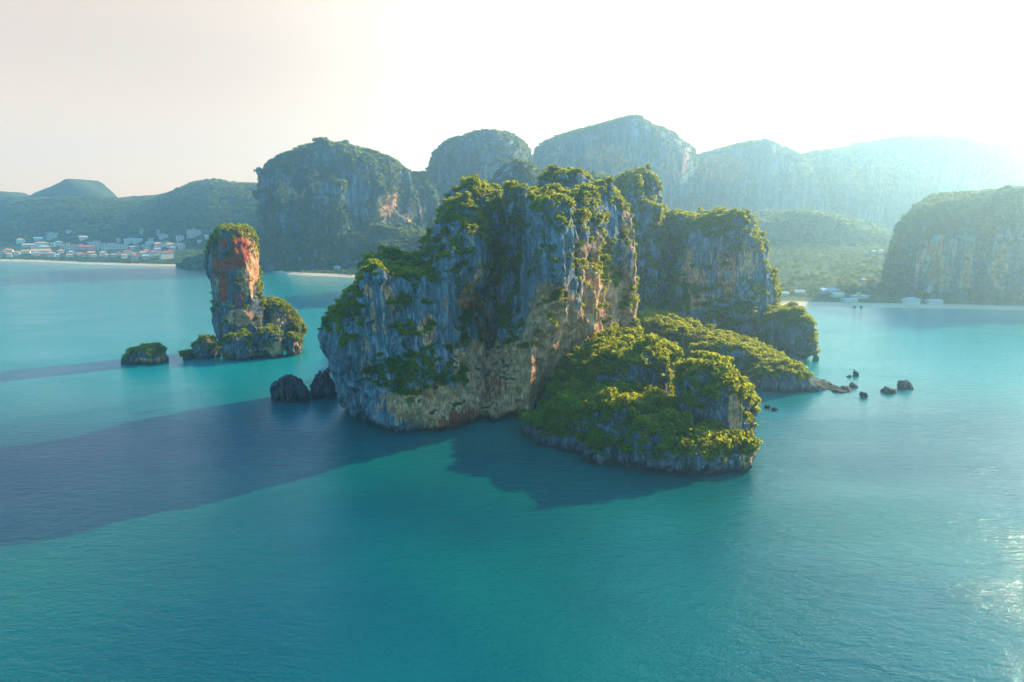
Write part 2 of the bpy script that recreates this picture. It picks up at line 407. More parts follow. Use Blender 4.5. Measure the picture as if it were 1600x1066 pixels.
# ------------------------------------------------------------------ the big rock
main_lobes = [
    lobe(311, 51, [(390, 590, 660), (400, 574, 700), (415, 560, 715), (440, 543, 732), (480, 517, 742), (515, 511, 752), (540, 523, 765), (565, 530, 780), (600, 533, 800), (628, 538, 800)]),
    lobe(312, 14, [(368, 600, 622), (384, 580, 640), (400, 566, 650), (430, 560, 655)]),
    lobe(318, 33, [(295, 706, 728, 22), (303, 690, 742, 26), (316, 680, 757, 30), (335, 672, 767, 33), (350, 666, 773, 35), (380, 650, 776, 38), (425, 636, 768, 41), (443, 640, 755, 36), (458, 650, 745, 26), (480, 650, 740, 22), (620, 640, 780, 22)]),
    lobe(345, 22, [(274, 724, 756), (279, 716, 766), (288, 708, 778), (310, 700, 788), (400, 690, 800), (600, 690, 800)]),
    lobe(348, 38, [(288, 772, 870), (295, 760, 900), (308, 750, 912), (340, 735, 930), (400, 730, 940), (500, 730, 950), (610, 740, 940)]),
    lobe(318, 40, [(296, 840, 878), (305, 828, 888), (325, 818, 894), (360, 813, 896), (420, 810, 896), (480, 802, 892), (520, 790, 885), (560, 775, 875), (620, 780, 860)]),
    lobe(308, 36, [(440, 805, 850, 14), (480, 795, 860, 22), (525, 778, 868, 31), (560, 755, 872, 35), (600, 745, 855), (640, 742, 842)]),
    wall(903, 330, 46, 17, 62, [(284, .55), (291, .75), (305, .88), (340, .95), (420, 1), (520, 1), (600, .96)]),
    lobe(352, 22, [(269, 930, 952), (274, 922, 962), (282, 916, 972), (300, 914, 978), (330, 914, 984), (370, 915, 990), (420, 915, 996), (460, 915, 1000), (520, 913, 1001), (590, 912, 1000)]),
    lobe(385, 26, [(252, 862, 900), (256, 850, 914), (265, 840, 926), (285, 832, 935), (330, 820, 950), (560, 800, 960)]),
]
def undercut(x, y, z, f):
    return f + 4.0 * np.exp(-np.maximum(z, 0) / 4.0) * (.75 + .25 * np.sin(x * .3))
main = karst(lowered(main_lobes, 6.5), .62, 3.0, (17, 4.6), (3.4, .9), (3.0, .7), (14, 2.8), crag=(9, 2.4), bias=.164, extra=undercut)
main_warm = [(700, 640, 95, 42, .95), (800, 590, 90, 80, .9), (880, 530, 60, 95, .95), (950, 470, 50, 85, .95), (668, 515, 18, 30, .7), (575, 455, 7, 13, .8),  # ochre stains; the lower ones strengthened to carry reflected warm light in the colour
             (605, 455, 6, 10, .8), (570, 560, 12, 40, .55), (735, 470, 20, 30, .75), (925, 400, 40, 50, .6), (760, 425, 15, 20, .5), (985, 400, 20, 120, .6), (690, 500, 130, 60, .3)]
main_red = [(722, 658, 34, 20, .8), (735, 480, 10, 10, .6), (775, 600, 25, 25, .4)]
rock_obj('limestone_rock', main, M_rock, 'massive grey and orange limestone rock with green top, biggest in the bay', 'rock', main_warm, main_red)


def ups(nz0, nz1, zmin=1.5):
    return lambda c, n: sstep(nz0, nz1, n[:, 2] + .28 * fbm(c[:, 0], c[:, 1], c[:, 2], 9, 2)) * (c[:, 2] > zmin)
def near_veg(name, VQ, n, wt, label, smin=.5, smax=1.15, kits=None, q=rng):
    P, N = sample(*VQ, n, wt, q)
    return stuff(name, kits or SHRUB, P - N * .4, q.uniform(smin, smax, len(P)), M_leaf, label, 'shrubs', q)
def thin(P, N, d):
    seen = set(); keep = []
    for i, p in enumerate(P):
        k = (int(p[0] // d), int(p[1] // d), int(p[2] // d))
        if k in seen: continue
        seen.add(k); keep.append(i)
    return P[keep], N[keep]
# trees one can tell apart: trunk and crown of their own, copied from six first ones
CROWNS = []; 
def trunk_mesh(seed):
    q = np.random.default_rng(seed); V = []; Q = []
    def limb(p, d, L, r, nseg=3):
        b0 = len(V)
        for k in range(nseg + 1):
            c = p + d * L * k / nseg + np.array([.12 * math.sin(k * 2 + seed), .12 * math.cos(k * 1.7 + seed), 0]) * (k > 0)
            for j in range(6): V.append(c + np.array([math.cos(j * math.pi / 3), math.sin(j * math.pi / 3), 0]) * r * (1 - .55 * k / nseg))
        for k in range(nseg):
            for j in range(6):
                Q.append((b0 + k * 6 + j, b0 + k * 6 + (j + 1) % 6, b0 + k * 6 + 6 + (j + 1) % 6, b0 + k * 6 + 6 + j))
        return p + d * L
    t = limb(np.array([0, 0, -2.2]), np.array([0, 0, 1.]), 3.2, .2)
    for k in range(5):
        a = 1.26 * k + q.random(); d = np.array([math.cos(a) * .7, math.sin(a) * .7, .6]); limb(t, d, q.uniform(1.2, 2.0), .1)
    return mesh_of('trunk', np.array(V), np.array(Q), M_bark)
for i in range(6):
    K = NEAR[i]; CROWNS.append((mesh_of('crown', K, np.arange(len(K)).reshape(-1, 4), M_leaf, False), trunk_mesh(i)))
PROTO = {}
def trees(P, S, label, group, q=rng):
    for p, s_ in zip(P, S):
        k = int(q.integers(0, 6))
        if k not in PROTO:
            t = empty('tree', p); link('trunk', CROWNS[k][1], (0, 0, 0), t); link('crown', CROWNS[k][0], (0, 0, 0), t); PROTO[k] = t
        else:
            t = PROTO[k].copy(); col.objects.link(t)
            for ch in PROTO[k].children:
                c = ch.copy(); col.objects.link(c); c.parent = t
        t.location = p; t.rotation_euler = (0, 0, q.uniform(0, 6.28)); t.scale = (s_, s_, s_ * q.uniform(.85, 1.15))
        tag(t, label, 'tree', group)
SOLID = []
def visible(P, h=3.0):
    cam_ = Vector((0, 0, CAM_H)); ok = []
    for p in P:
        v = Vector((p[0], p[1], p[2] + h)); d = v - cam_; L = d.length; d.normalize()
        ok.append(not any((hit := b.ray_cast(cam_, d, L - 1.5))[0] is not None for b in SOLID))
    return np.array(ok, bool)
def solid(VQ): SOLID.append(BVHTree.FromPolygons(VQ[0].tolist(), VQ[1].tolist()))
def tree_things(VQ, n, wt, label, group, d=3.2, smin=.75, smax=1.25, q=rng, keep=None):
    P, N = sample(*VQ, n * 7, wt, q)
    P, N = thin(P, N, d); px, py = proj(P); m = (px > 0) & (px < 1600) & visible(P)
    if keep is not None: m &= keep(px, py)
    P = P[m][:n]; trees(P + np.array([0, 0, .7]), q.uniform(smin, smax, len(P)), label, group, q)

# ------------------------------------------------------------------ wooded islet in front
islet_lobes = [
    lobe(283, 28, [(524, 960, 1010), (533, 932, 1040), (548, 905, 1058), (580, 872, 1062), (610, 852, 1070), (640, 838, 1090), (657, 830, 1100)]),
    lobe(257, 27, [(592, 930, 1000), (605, 892, 1030), (630, 862, 1055), (660, 835, 1090), (684, 828, 1130)]),
    lobe(237, 17.5, [(632, 985, 1040), (645, 955, 1070), (662, 925, 1120), (690, 900, 1160), (706, 895, 1168)]),
    lobe(229, 15, [(662, 1010, 1090), (675, 1000, 1110), (695, 995, 1140), (715, 1000, 1160)]),
    lobe(245, 15, [(549, 1095, 1115), (553, 1080, 1128), (562, 1066, 1142), (580, 1057, 1154), (610, 1055, 1164), (640, 1058, 1164), (670, 1065, 1160), (700, 1070, 1160)]),
    lobe(256, 11, [(584, 1140, 1160), (600, 1130, 1172), (630, 1130, 1180), (660, 1130, 1176), (690, 1130, 1165)]),
    lobe(225, 8.5, [(690, 1142, 1160), (697, 1134, 1170), (712, 1131, 1176), (722, 1134, 1173)]),
    lobe(233, 7, [(650, 958, 980), (660, 948, 988), (680, 940, 990), (712, 940, 985)]),
    lobe(228, 7, [(672, 985, 1005), (682, 978, 1012), (716, 975, 1015)]),
    lobe(262, 8, [(652, 822, 850), (660, 815, 870), (680, 812, 880)]),
]
islet = karst(lowered(islet_lobes, 3.5), .5, 2.0, (10, 2.8), (2.6, .25), (2.2, .45), (7, .6), crag=(5, 1.6), seed=3, extra=lambda x, y, z, f: f + 1.0 * np.exp(-np.maximum(z, 0) / 1.2))
solid(main); solid(islet)
rock_obj('wooded_islet', islet, M_islet, 'low grey rock islet covered in bright green trees under the biggest cliff', 'islet',
         [(1150, 650, 14, 50, .8), (1165, 720, 10, 20, .5)])
BARE = [(1108, 655, 36, 24, 1), (1140, 655, 16, 36, 1), (1148, 718, 16, 22, 1), (968, 672, 24, 20, 1), (1000, 690, 18, 20, .9), (990, 600, 34, 12, .9), (930, 620, 8, 8, .9), (850, 685, 40, 12, .7)]
def islet_w(c, n):
    return sstep(-.05, .35, n[:, 2] + .25 * fbm(c[:, 0], c[:, 1], c[:, 2], 8, 2)) * sstep(3.5, 6.5, c[:, 2]) * (1 - np.clip(ellipses(c, BARE), 0, 1))
tree_things(islet, 150, islet_w, 'leafy green tree among the many crowding the low wooded islet', 'trees on the wooded islet', 4.0, .85, 1.55)
near_veg('shrubbery', islet, 2600, islet_w, 'dense green undergrowth filling the low wooded islet between its trees', .5, 1.3)

# greenery of the big rock: its tops, the gully, the ledge and the hanging patches
MAIN_P = [(600, 395, 55, 28, 1), (535, 480, 32, 45, 1), (640, 585, 62, 38, 1), (700, 590, 32, 16, 1), (790, 400, 34, 95, 1), (800, 500, 22, 22, .9), (700, 330, 40, 40, .5), (690, 400, 30, 40, .3), (860, 330, 60, 40, .55),
          (920, 330, 25, 45, .6), (948, 400, 18, 35, .9), (960, 430, 20, 22, .8), (750, 320, 30, 40, .9), (940, 290, 20, 20, .6), (985, 330, 10, 60, .5), (720, 445, 14, 14, .6)]
BARE_M = [(725, 400, 34, 40, .75), (960, 320, 18, 40, .9), (655, 420, 10, 35, .8)]
def main_w(c, n):
    up = sstep(.25, .62, n[:, 2] + .3 * fbm(c[:, 0], c[:, 1], c[:, 2], 9, 2)) * (c[:, 2] > 30)
    el = ellipses(c, MAIN_P) * (n[:, 1] < .3) * (n[:, 2] > -.45) * (c[:, 1] < 345) * sstep(-.1, .2, fbm(c[:, 0], c[:, 1], c[:, 2], 8, 2) - .25 + .55 * ellipses(c, MAIN_P))
    return np.maximum(up, np.clip(el, 0, 1) * .9) * (1 - np.clip(ellipses(c, BARE_M), 0, 1) * (n[:, 2] < .6))
tree_things(main, 90, lambda c, n: main_w(c, n) * (n[:, 2] > .2), 'small leafy tree on the green top of the biggest rock', 'trees on top of the biggest rock', 3.6, .75, 1.3, keep=lambda px, py: py < 420)
near_veg('shrubbery', main, 7000, main_w, 'green shrubs clinging to the top, gully and ledges of the biggest rock', .45, 1.15)

# ------------------------------------------------------------------ tall stack and its boulders
stack_lobes = [lobe(434, 15, [(345, 355, 378), (348, 347, 386), (355, 340, 391), (366, 334, 396), (384, 328, 400), (400, 326, 402), (430, 331, 404), (470, 334, 408), (500, 336, 412), (515, 339, 414), (524, 346, 416), (535, 350, 418), (551, 350, 420)]),
               lobe(448, 10, [(458, 418, 430), (463, 411, 440), (475, 407, 455), (490, 406, 466), (505, 406, 474), (520, 408, 477), (532, 410, 473), (551, 412, 468)])]
stack = karst(lowered(stack_lobes, 5), .6, 2, (11, 2.0), (3.0, .7), (2.5, .5), (9, 1.2), crag=(7, 1.5), bias=.08, seed=5, extra=lambda x, y, z, f: f + 1.4 * np.exp(-np.maximum(z, 0) / 2))
solid(stack)
rock_obj('sea_stack', stack, M_stack, 'slender tower of rust red and grey rock standing alone in the sea', 'sea stack',
         [(390, 400, 18, 60, .9), (345, 440, 14, 45, .5), (372, 495, 22, 14, .8), (435, 500, 20, 16, .6)], [(374, 392, 18, 30, 1.2), (358, 412, 20, 12, 1), (349, 450, 9, 24, 1.1), (350, 380, 8, 14, .8), (338, 415, 8, 20, .7), (383, 375, 6, 20, .8), (372, 470, 12, 16, .55)])
ST_P = [(331, 368, 9, 20, .9), (350, 354, 14, 8, .9), (398, 365, 10, 22, .9), (412, 450, 10, 22, 1), (445, 480, 28, 22, .9), (462, 505, 16, 24, 1), (372, 350, 30, 8, 1)]
def stack_w(c, n):
    return np.maximum(sstep(.25, .6, n[:, 2]) * (c[:, 2] > 6), ellipses(c, ST_P) * (n[:, 2] > -.4) * .8)
BARE_S = [(430, 505, 18, 18, 1)]
def stack_w2(c, n): return stack_w(c, n) * (1 - np.clip(ellipses(c, BARE_S), 0, 1))
tree_things(stack, 12, stack_w2, 'small leafy tree clinging to the red rock tower', 'trees on the red rock tower', 3.4, .5, .9)
near_veg('shrubbery', stack, 900, stack_w2, 'green shrubs crowning the red rock tower and its right shoulder', .5, 1.2)
def boulder(name, D, ry, rows, label, cat='rock', veg=0, seed=1, h=.45, m=M_dark, warm=(), nz=.3, vlabel=None, amp=1.0, wb=0.0, more=()):
    VQ = karst([lobe(D, ry, rows)] + list(more), h, 1, (5, 1.5 * amp), (1.8, .2 * amp), (1.6, .35 * amp), (4.0, .4 * amp), crag=(3.2, 1.7 * amp), bias=.16, zmin=-1.2, seed=seed, coarse=2)
    rock_obj(name, VQ, m, label, cat, warm, wbase=wb)
    if veg:
        P, N = sample(*VQ, veg, ups(nz - .3, nz + .15, 2.0))
        P = P[:max(8, veg // 2)]; N = N[:len(P)]
        stuff('shrubbery', NEAR, P - N * .5, rng.uniform(.55, 1.25, len(P)), M_leaf, vlabel, 'shrubs')
    return VQ
boulder('boulder', 412, 7, [(529, 318, 328), (534, 308, 338), (542, 303, 342), (550, 303, 343), (560, 306, 341)], 'shrub topped boulder left of the red rock tower', veg=60, seed=11, vlabel='bushes on the boulder left of the red rock tower', m=M_stack)
boulder('boulder', 408, 4, [(550, 287, 300), (554, 284, 304), (563, 284, 306)], 'smallest scrubby boulder, at the left end of the rocks under the red tower', veg=14, seed=12, vlabel='low scrub on the smallest boulder by the red tower', m=M_stack)
boulder('boulder', 409, 7, [(524, 366, 378), (529, 355, 390), (538, 348, 399), (548, 348, 401), (562, 353, 398)], 'bushy boulder right under the front of the red rock tower', veg=75, seed=13, vlabel='bushes on the boulder under the front of the red tower', m=M_stack, warm=[(398, 552, 10, 8, .7)])
boulder('boulder', 415, 7, [(514, 412, 424), (519, 404, 436), (530, 398, 444), (545, 398, 445), (558, 401, 441)], 'rock with bushes and a pale foot between two other boulders of the tower', veg=75, seed=14, vlabel='bushes on the pale footed boulder by the red tower', m=M_stack, warm=[(430, 545, 18, 10, .8)])
boulder('boulder', 421, 6, [(520, 456, 462), (525, 450, 468), (540, 448, 471), (556, 450, 467)], 'rightmost of the boulders under the red rock tower', veg=24, seed=15, vlabel='bushes on the rightmost boulder of the red tower', m=M_stack, warm=[(465, 545, 8, 10, .7)])
boulder('rock_islet', 398, 8, [(543, 222, 240), (548, 207, 252), (556, 195, 257), (564, 191, 260), (569, 192, 259)], 'low scrubby rock islet far left, alone in the open water', 'islet', veg=70, seed=16, vlabel='dry yellowish scrub on the lone low islet', m=M_stack, warm=[(222, 563, 22, 4, .8), (252, 558, 7, 12, .8)], nz=.45)
boulder('rock', 313, 7, [(586, 442, 453), (592, 436, 462), (602, 434, 474), (613, 434, 484), (626, 436, 484)], 'wide dark bare rock lying low beside the big cliff', seed=17, amp=1.3,
        more=[lobe(316, 6, [(590, 437, 447), (598, 424, 452), (608, 420, 455), (624, 426, 456)]), lobe(311, 4, [(604, 462, 472), (610, 456, 484), (626, 452, 486)])])
boulder('rock', 318, 4.5, [(582, 494, 502), (590, 490, 512), (602, 486, 522), (619, 486, 524)], 'upright dark rock between the wide dark rock and the big cliff', seed=18, amp=1.2,
        more=[lobe(320, 4, [(577, 508, 514), (584, 502, 519), (600, 496, 526), (619, 494, 528)])])
# ------------------------------------------------------------------ second karst and the wooded spit behind the islet
r2_lobes = [
    lobe(490, 45, [(315, 1124, 1140), (319, 1110, 1154), (326, 1098, 1164), (338, 1086, 1172), (352, 1076, 1179), (370, 1070, 1184), (400, 1060, 1193), (440, 1055, 1205), (480, 1045, 1211), (520, 1040, 1213)]),
    lobe(520, 38, [(317, 1052, 1074), (322, 1043, 1098), (340, 1038, 1110), (400, 1030, 1115), (520, 1020, 1120)]),
    lobe(560, 55, [(256, 985, 995), (260, 978, 1001), (267, 964, 1012), (276, 955, 1022), (300, 950, 1024), (330, 945, 1036), (400, 930, 1060), (520, 920, 1060)]),
    lobe(525, 34, [(296, 990, 1008), (305, 984, 1022), (320, 978, 1036), (345, 975, 1046), (400, 970, 1055), (520, 965, 1060)]),
    lobe(420, 19, [(468, 1236, 1249), (474, 1227, 1255), (488, 1222, 1261), (510, 1222, 1264), (530, 1228, 1264), (556, 1238, 1258)]),
    lobe(450, 22, [(478, 1195, 1225), (490, 1180, 1245), (520, 1170, 1260), (545, 1165, 1262)]),
]
rock2 = karst(lowered(r2_lobes, 8), .9, 4, (16, 3.8), (4.5, .9), (3.5, .6), (14, 2.6), crag=(11, 2.6), seed=9)
solid(rock2)
rock_obj('limestone_rock', rock2, M_rock, 'hazy tree covered limestone rock with pale streaks, just behind the biggest rock', 'rock',
         [(1085, 440, 22, 50, .7), (1130, 420, 30, 50, .6), (1160, 410, 20, 40, .5), (1190, 350, 8, 40, .5), (1095, 520, 8, 20, .5)])
BARE2 = [(1135, 425, 62, 62, .95), (1090, 420, 22, 60, .85)]
def r2_w(c, n):
    f = sstep(-.05, .4, n[:, 2] + .45 * fbm(c[:, 0], c[:, 1], c[:, 2], 14, 2) + .12) * (c[:, 2] > 3)
    return f * (1 - np.clip(ellipses(c, BARE2), 0, 1) * (n[:, 2] < .7))
tree_things(rock2, 20, lambda c, n: r2_w(c, n) * (c[:, 1] < 500) * (n[:, 2] > .1), 'leafy tree on the hazy rock behind the biggest one', 'trees on the hazy rock behind', 4.5, 1.0, 1.5)
near_veg('shrubbery', rock2, 5200, r2_w, 'blue green forest draped over the hazy rock behind the biggest one', .8, 1.7)
spit_lobes = [
    lobe(405, 36, [(490, 1008, 1040), (498, 995, 1070), (515, 985, 1110), (540, 975, 1145), (562, 970, 1160)]),
    lobe(368, 24, [(520, 1100, 1135), (530, 1080, 1175), (548, 1055, 1212), (570, 1040, 1245), (585, 1035, 1262)]),
    lobe(340, 15, [(558, 1200, 1225), (570, 1180, 1250), (585, 1160, 1272), (600, 1150, 1292), (613, 1150, 1300)]),
    lobe(333, 7, [(603, 1288, 1318), (608, 1278, 1334), (622, 1278, 1342)]),
]
spit = karst(lowered(spit_lobes, 3), .7, 2.5, (9, 1.8), (3, .3), (2.5, .5), (8, .6), crag=(5, 1.4), seed=13)
solid(spit)
rock_obj('wooded_spit', spit, M_islet, 'long wooded spit running out to low bare rocks behind the islet', 'spit')
def spit_w(c, n):
    return sstep(-.1, .35, n[:, 2]) * sstep(3.5, 6.5, c[:, 2] + 2 * fbm(c[:, 0], c[:, 1], c[:, 2], 8, 2)) * (proj(c)[0] < 1300)
tree_things(spit, 55, spit_w, 'leafy sunlit tree on the long wooded spit', 'trees on the wooded spit', 3.8, .9, 1.4)
near_veg('shrubbery', spit, 1300, spit_w, 'yellow green undergrowth covering the long wooded spit', .7, 1.5)
for px, pb, wd, ht, lab in [(1337, 589, 11, 9, 'mushroom shaped little rock farthest out off the spit'), (1328, 590, 7, 4, 'tiniest flat rock beside the mushroom shaped one'),
                            (1334, 607, 16, 9, 'low peaked rock just behind the tip of the spit'), (1350, 622, 14, 8, 'slanting small rock at the very tip of the spit'),
                            (1388, 616, 25, 10, 'flat oval dark rock in open water right of the spit'), (1414, 610, 25, 16, 'tall rounded dark rock, last one out right of the spit'),
                            (1199, 639, 9, 6, 'small dark rock awash off the islet, left one of two'), (1210, 642, 10, 5, 'small dark rock awash off the islet, right one of two')]:
    D = sea(px, pb)[1]; k = wd / 2
    r = (k * D / F) * .8
    VQ = karst([lobe(D + r, r, [(pb - ht, px - k * .35, px + k * .35), (pb - ht * .8, px - k * .75, px + k * .75), (pb - ht * .45, px - k, px + k), (pb, px - k * .95, px + k * .95)])], .25, .6, (3, .8), (1.2, .15), (1., .2), crag=(2.2, .8), zmin=-.8, seed=px, coarse=2)
    rock_obj('rock', VQ, M_dark, lab, 'rock')

# ------------------------------------------------------------------ far land: hills, mountains, beaches
def grid_mesh(xs, ys, fz):
    X, Y = np.meshgrid(xs, ys, indexing='ij'); Z = fz(X.ravel(), Y.ravel())
    V = np.stack([X.ravel(), Y.ravel(), Z], 1); ny = len(ys)
    i, j = np.meshgrid(np.arange(len(xs) - 1), np.arange(ny - 1), indexing='ij'); a = (i * ny + j).ravel()
    return V, np.stack([a, a + ny, a + ny + 1, a + 1], 1)
def pxc(x, y): return 800 + F * x / (y * cP + 60 * sP)
SH_L = np.array([sea(a, b) for a, b in ((-500, 402), (0, 407.5), (60, 409), (120, 412), (200, 414.5), (270, 416), (330, 418), (400, 420), (440, 427), (470, 430), (520, 432), (560, 434), (700, 436), (850, 440))])
RID = np.array([(-700, 330), (-300, 322), (-60, 318), (0, 317), (25, 308), (50, 306), (100, 305), (140, 307), (180, 307), (215, 303), (250, 302), (285, 292), (310, 284), (340, 278), (357, 283), (370, 286), (400, 288), (450, 292), (600, 310), (1000, 330)])
def land_left(x, y):
    s_ = y - np.interp(x, SH_L[:, 0], SH_L[:, 1])
    p = pxc(x, y); pyr = np.interp(p, RID[:, 0], RID[:, 1])
    Yr = 1900.0; zr = CAM_H + Yr * np.tan(np.arctan((533 - pyr) / F) - PITCH)
    base = np.where(s_ < 0, s_ * .08, np.minimum(s_ * .16, 2.2) + np.maximum(s_ - 14, 0) * .062)
    base = np.minimum(base, 27)
    t = np.clip((s_ - 260) / (Yr - 1180 - 260), 0, 1.6)
    prof = np.where(t <= 1, np.sin(np.clip(t, 0, 1) * math.pi / 2) ** 1.15, 1 - (t - 1) ** 2 * .7)
    rav = fbm(x, y, x * 0, 150, 3)
    z = base * (1 - np.clip(t, 0, 1)) + zr * prof + rav * 26 * np.sin(np.clip(t, 0, 1) * math.pi) 
    return z + np.where(s_ > 40, fbm(x, y, x * 0 + 5, 12, 2) * 2.2 * np.clip(s_ / 300, 0, 1), 0)
SH_R = np.array([sea(a, b) for a, b in ((900, 470), (1150, 476), (1230, 478), (1300, 479), (1400, 481), (1520, 483), (1580, 485), (1700, 486), (2100, 488))])
def land_right(x, y):
    s_ = y - np.interp(x, SH_R[:, 0], SH_R[:, 1])
    base = np.where(s_ < 0, s_ * .08, np.minimum(s_ * .14, 1.8) + np.maximum(s_ - 10, 0) * .055)
    return np.minimum(base, 60) + np.where(s_ > 20, fbm(x, y, x * 0, 60, 3) * 6 * np.clip(s_ / 250, 0, 1), 0)
SH = dict(l=SH_L, r=SH_R)
def land_mat():
    m, nt, out = mat('land'); g = NG(nt); f = g.noise(g.pos(), .02, 4)
    sp = g.n('ShaderNodeSeparateXYZ'); c = g.mix(g.ramp(f, .35, .7), (.03, .055, .022), (.085, .11, .04))
    g.l(g.g.outputs['Position'], sp.inputs[0])
    c = g.mix(g.ramp(sp.outputs[2], 1.9, 2.6), (.62, .45, .28), c)
    b = g.n('ShaderNodeBsdfPrincipled'); g.l(c, b.inputs['Base Color']); b.inputs['Roughness'].default_value = .95
    b.inputs['Specular IOR Level'].default_value = .1
    g.l(b.outputs[0], out.inputs['Surface']); return m
M_land = land_mat()
LL = grid_mesh(np.arange(-2400, 300, 9.0), np.arange(960, 2300, 9.0), land_left)
tag(link('hills', mesh_of('hills', *LL, M_land)), 'forested green hills and shore behind the seaside town', kind='structure')
LR = grid_mesh(np.arange(90, 1500, 7.0), np.arange(560, 1900, 7.0), land_right)
tag(link('ground', mesh_of('ground', *LR, M_land)), 'flat wooded land behind the right hand beach', kind='structure')
def mountain(name, lobes, h, veg, label, seed, warm=(), kits=FAR, lump=(45, 12), butt=(30, 9), flute=(11, 1.6), smin=.6, smax=1.2, k=14, m=M_far, bare=(), nz=-.35, zmin=-4, thing=False):
    VQ = karst(lowered(lobes, lump[1] * .9 + butt[1] * .4 + kits[0][:, 2].max() * .5), h, k, lump, flute, (9, 1.5), butt, crag=(lump[0] * .6, lump[1] * .6), seed=seed, zmin=zmin, coarse=2)
    o = rock_obj(name, VQ, m, label, None, warm, kind='structure')
    def wt(c, n):
        px, py = proj(c)
        f = sstep(nz, nz + .4, n[:, 2] + .5 * fbm(c[:, 0], c[:, 1], c[:, 2], 50, 2)) * (n[:, 1] < .6) * (px > -120) * (px < 1720)
        return f * (1 - np.clip(ellipses(c, bare), 0, 1)) if len(bare) else f
    P, N = sample(*VQ, veg, wt)
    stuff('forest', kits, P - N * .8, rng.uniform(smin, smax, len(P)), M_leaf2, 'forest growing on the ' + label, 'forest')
m1 = [
    lobe(1250, 120, [(217, 500, 545), (220, 482, 572), (229, 462, 597), (240, 437, 618), (252, 418, 630), (266, 411, 633), (300, 412, 640), (340, 418, 650), (425, 400, 670)]),
    lobe(1165, 22, [(252, 411, 417), (259, 406, 424), (285, 405, 430), (335, 412, 442), (425, 410, 450)]),
    lobe(1150, 40, [(236, 445, 478), (245, 432, 492), (270, 428, 500), (330, 424, 505), (425, 420, 520)]),
    lobe(1140, 34, [(262, 500, 525), (272, 492, 540), (330, 488, 548), (425, 480, 560)]),
    lobe(1320, 80, [(262, 605, 668), (268, 588, 676), (300, 580, 700), (425, 560, 730)]),
    lobe(1190, 80, [(312, 458, 500, 25), (330, 436, 600, 45), (345, 412, 640, 60), (362, 388, 680, 80), (385, 350, 720, 96), (405, 300, 750, 105), (424, 260, 790, 112)]),
]
mountain('mountain', m1, 3.6, 12000, 'blue craggy mountain left of the biggest rock', 21, [(490, 285, 12, 30, .8), (455, 300, 40, 20, .45), (625, 330, 40, 28, .55)], bare=[(492, 285, 14, 32, .8), (625, 330, 40, 28, .9), (450, 295, 40, 22, .7)])
mountain('mountain', [lobe(860, 70, [(250, 798, 826), (256, 783, 845), (266, 771, 856), (280, 762, 870), (320, 745, 900), (480, 730, 920)]), lobe(880, 60, [(262, 850, 925), (270, 840, 960), (300, 830, 980), (480, 820, 990)])], 2.6, 3000, 'blue green dome peeping over the top of the biggest rock', 27, kits=CANOPY, lump=(30, 5), butt=(20, 4), flute=(6, 1.2), k=8)
mountain('mountain', [lobe(1500, 150, [(210, 738, 800), (214, 708, 818), (222, 690, 823), (236, 677, 828), (256, 669, 830), (300, 664, 836), (420, 640, 850)])], 5, 5200, 'smooth round topped blue mountain in the middle', 22, lump=(70, 5), butt=(60, 7))
mountain('mountain', [lobe(1720, 170, [(188, 962, 986), (193, 930, 1010), (200, 897, 1030), (208, 866, 1050), (217, 846, 1062), (228, 833, 1077), (241, 829, 1084), (270, 828, 1086), (420, 815, 1110)]),
                      lobe(1640, 60, [(232, 850, 930), (240, 840, 960), (300, 835, 985), (420, 830, 990)])], 5, 6000, 'tallest hazy mountain with pale cliff bands', 23, [(930, 245, 70, 20, .5), (1050, 250, 30, 30, .5)], bare=[(930, 248, 80, 22, .95), (1055, 255, 30, 40, .9), (860, 260, 40, 20, .8)], nz=-.15, lump=(60, 8), butt=(60, 8))
mountain('mountain', [lobe(1850, 170, [(223, 1135, 1190), (229, 1106, 1222), (237, 1088, 1238), (280, 1084, 1300), (420, 1070, 1350)]), lobe(1900, 170, [(233, 1255, 1285), (240, 1230, 1310), (300, 1200, 1400), (420, 1150, 1400)]),
                      lobe(1900, 190, [(219, 1345, 1470), (222, 1325, 1530), (226, 1305, 1570), (232, 1280, 1584), (242, 1255, 1590), (275, 1200, 1598), (420, 1150, 1610)]),
                      lobe(2100, 150, [(262, 1610, 1900), (275, 1585, 1960), (420, 1560, 2000)])], 6, 8000, 'long pale mountain wall almost lost in bright haze', 24, [(1130, 260, 40, 30, .6), (1400, 270, 160, 30, .6)], nz=-.1, lump=(60, 8), butt=(70, 9))
mountain('hills', [lobe(1380, 150, [(324, 1206, 1254), (331, 1185, 1290), (340, 1150, 1330), (370, 1100, 1420), (425, 1050, 1520)])], 5, 2600, 'low hazy wooded hill beyond the palm valley', 25, m=M_land, lump=(50, 9), butt=(30, 2), flute=(12, .6))
mountain('hills', [lobe(740, 95, [(290, 1518, 1545), (297, 1498, 1562), (310, 1470, 1590), (330, 1440, 1640), (354, 1416, 1700), (388, 1402, 1750), (440, 1390, 1800), (476, 1372, 1850)]),
                   lobe(760, 90, [(297, 1598, 1680), (304, 1578, 1720), (330, 1560, 1780), (476, 1540, 1900)])], 2.4, 9000, 'steep bluish wooded hill with bare cliff above the right hand beach', 26,
         [(1480, 410, 60, 40, .4), (1550, 400, 50, 50, .35)], kits=CANOPY, lump=(26, 5), butt=(18, 4), flute=(6, 1.5), smin=.6, smax=1.1, k=8, bare=[(1500, 415, 80, 50, .85)], nz=-.45)
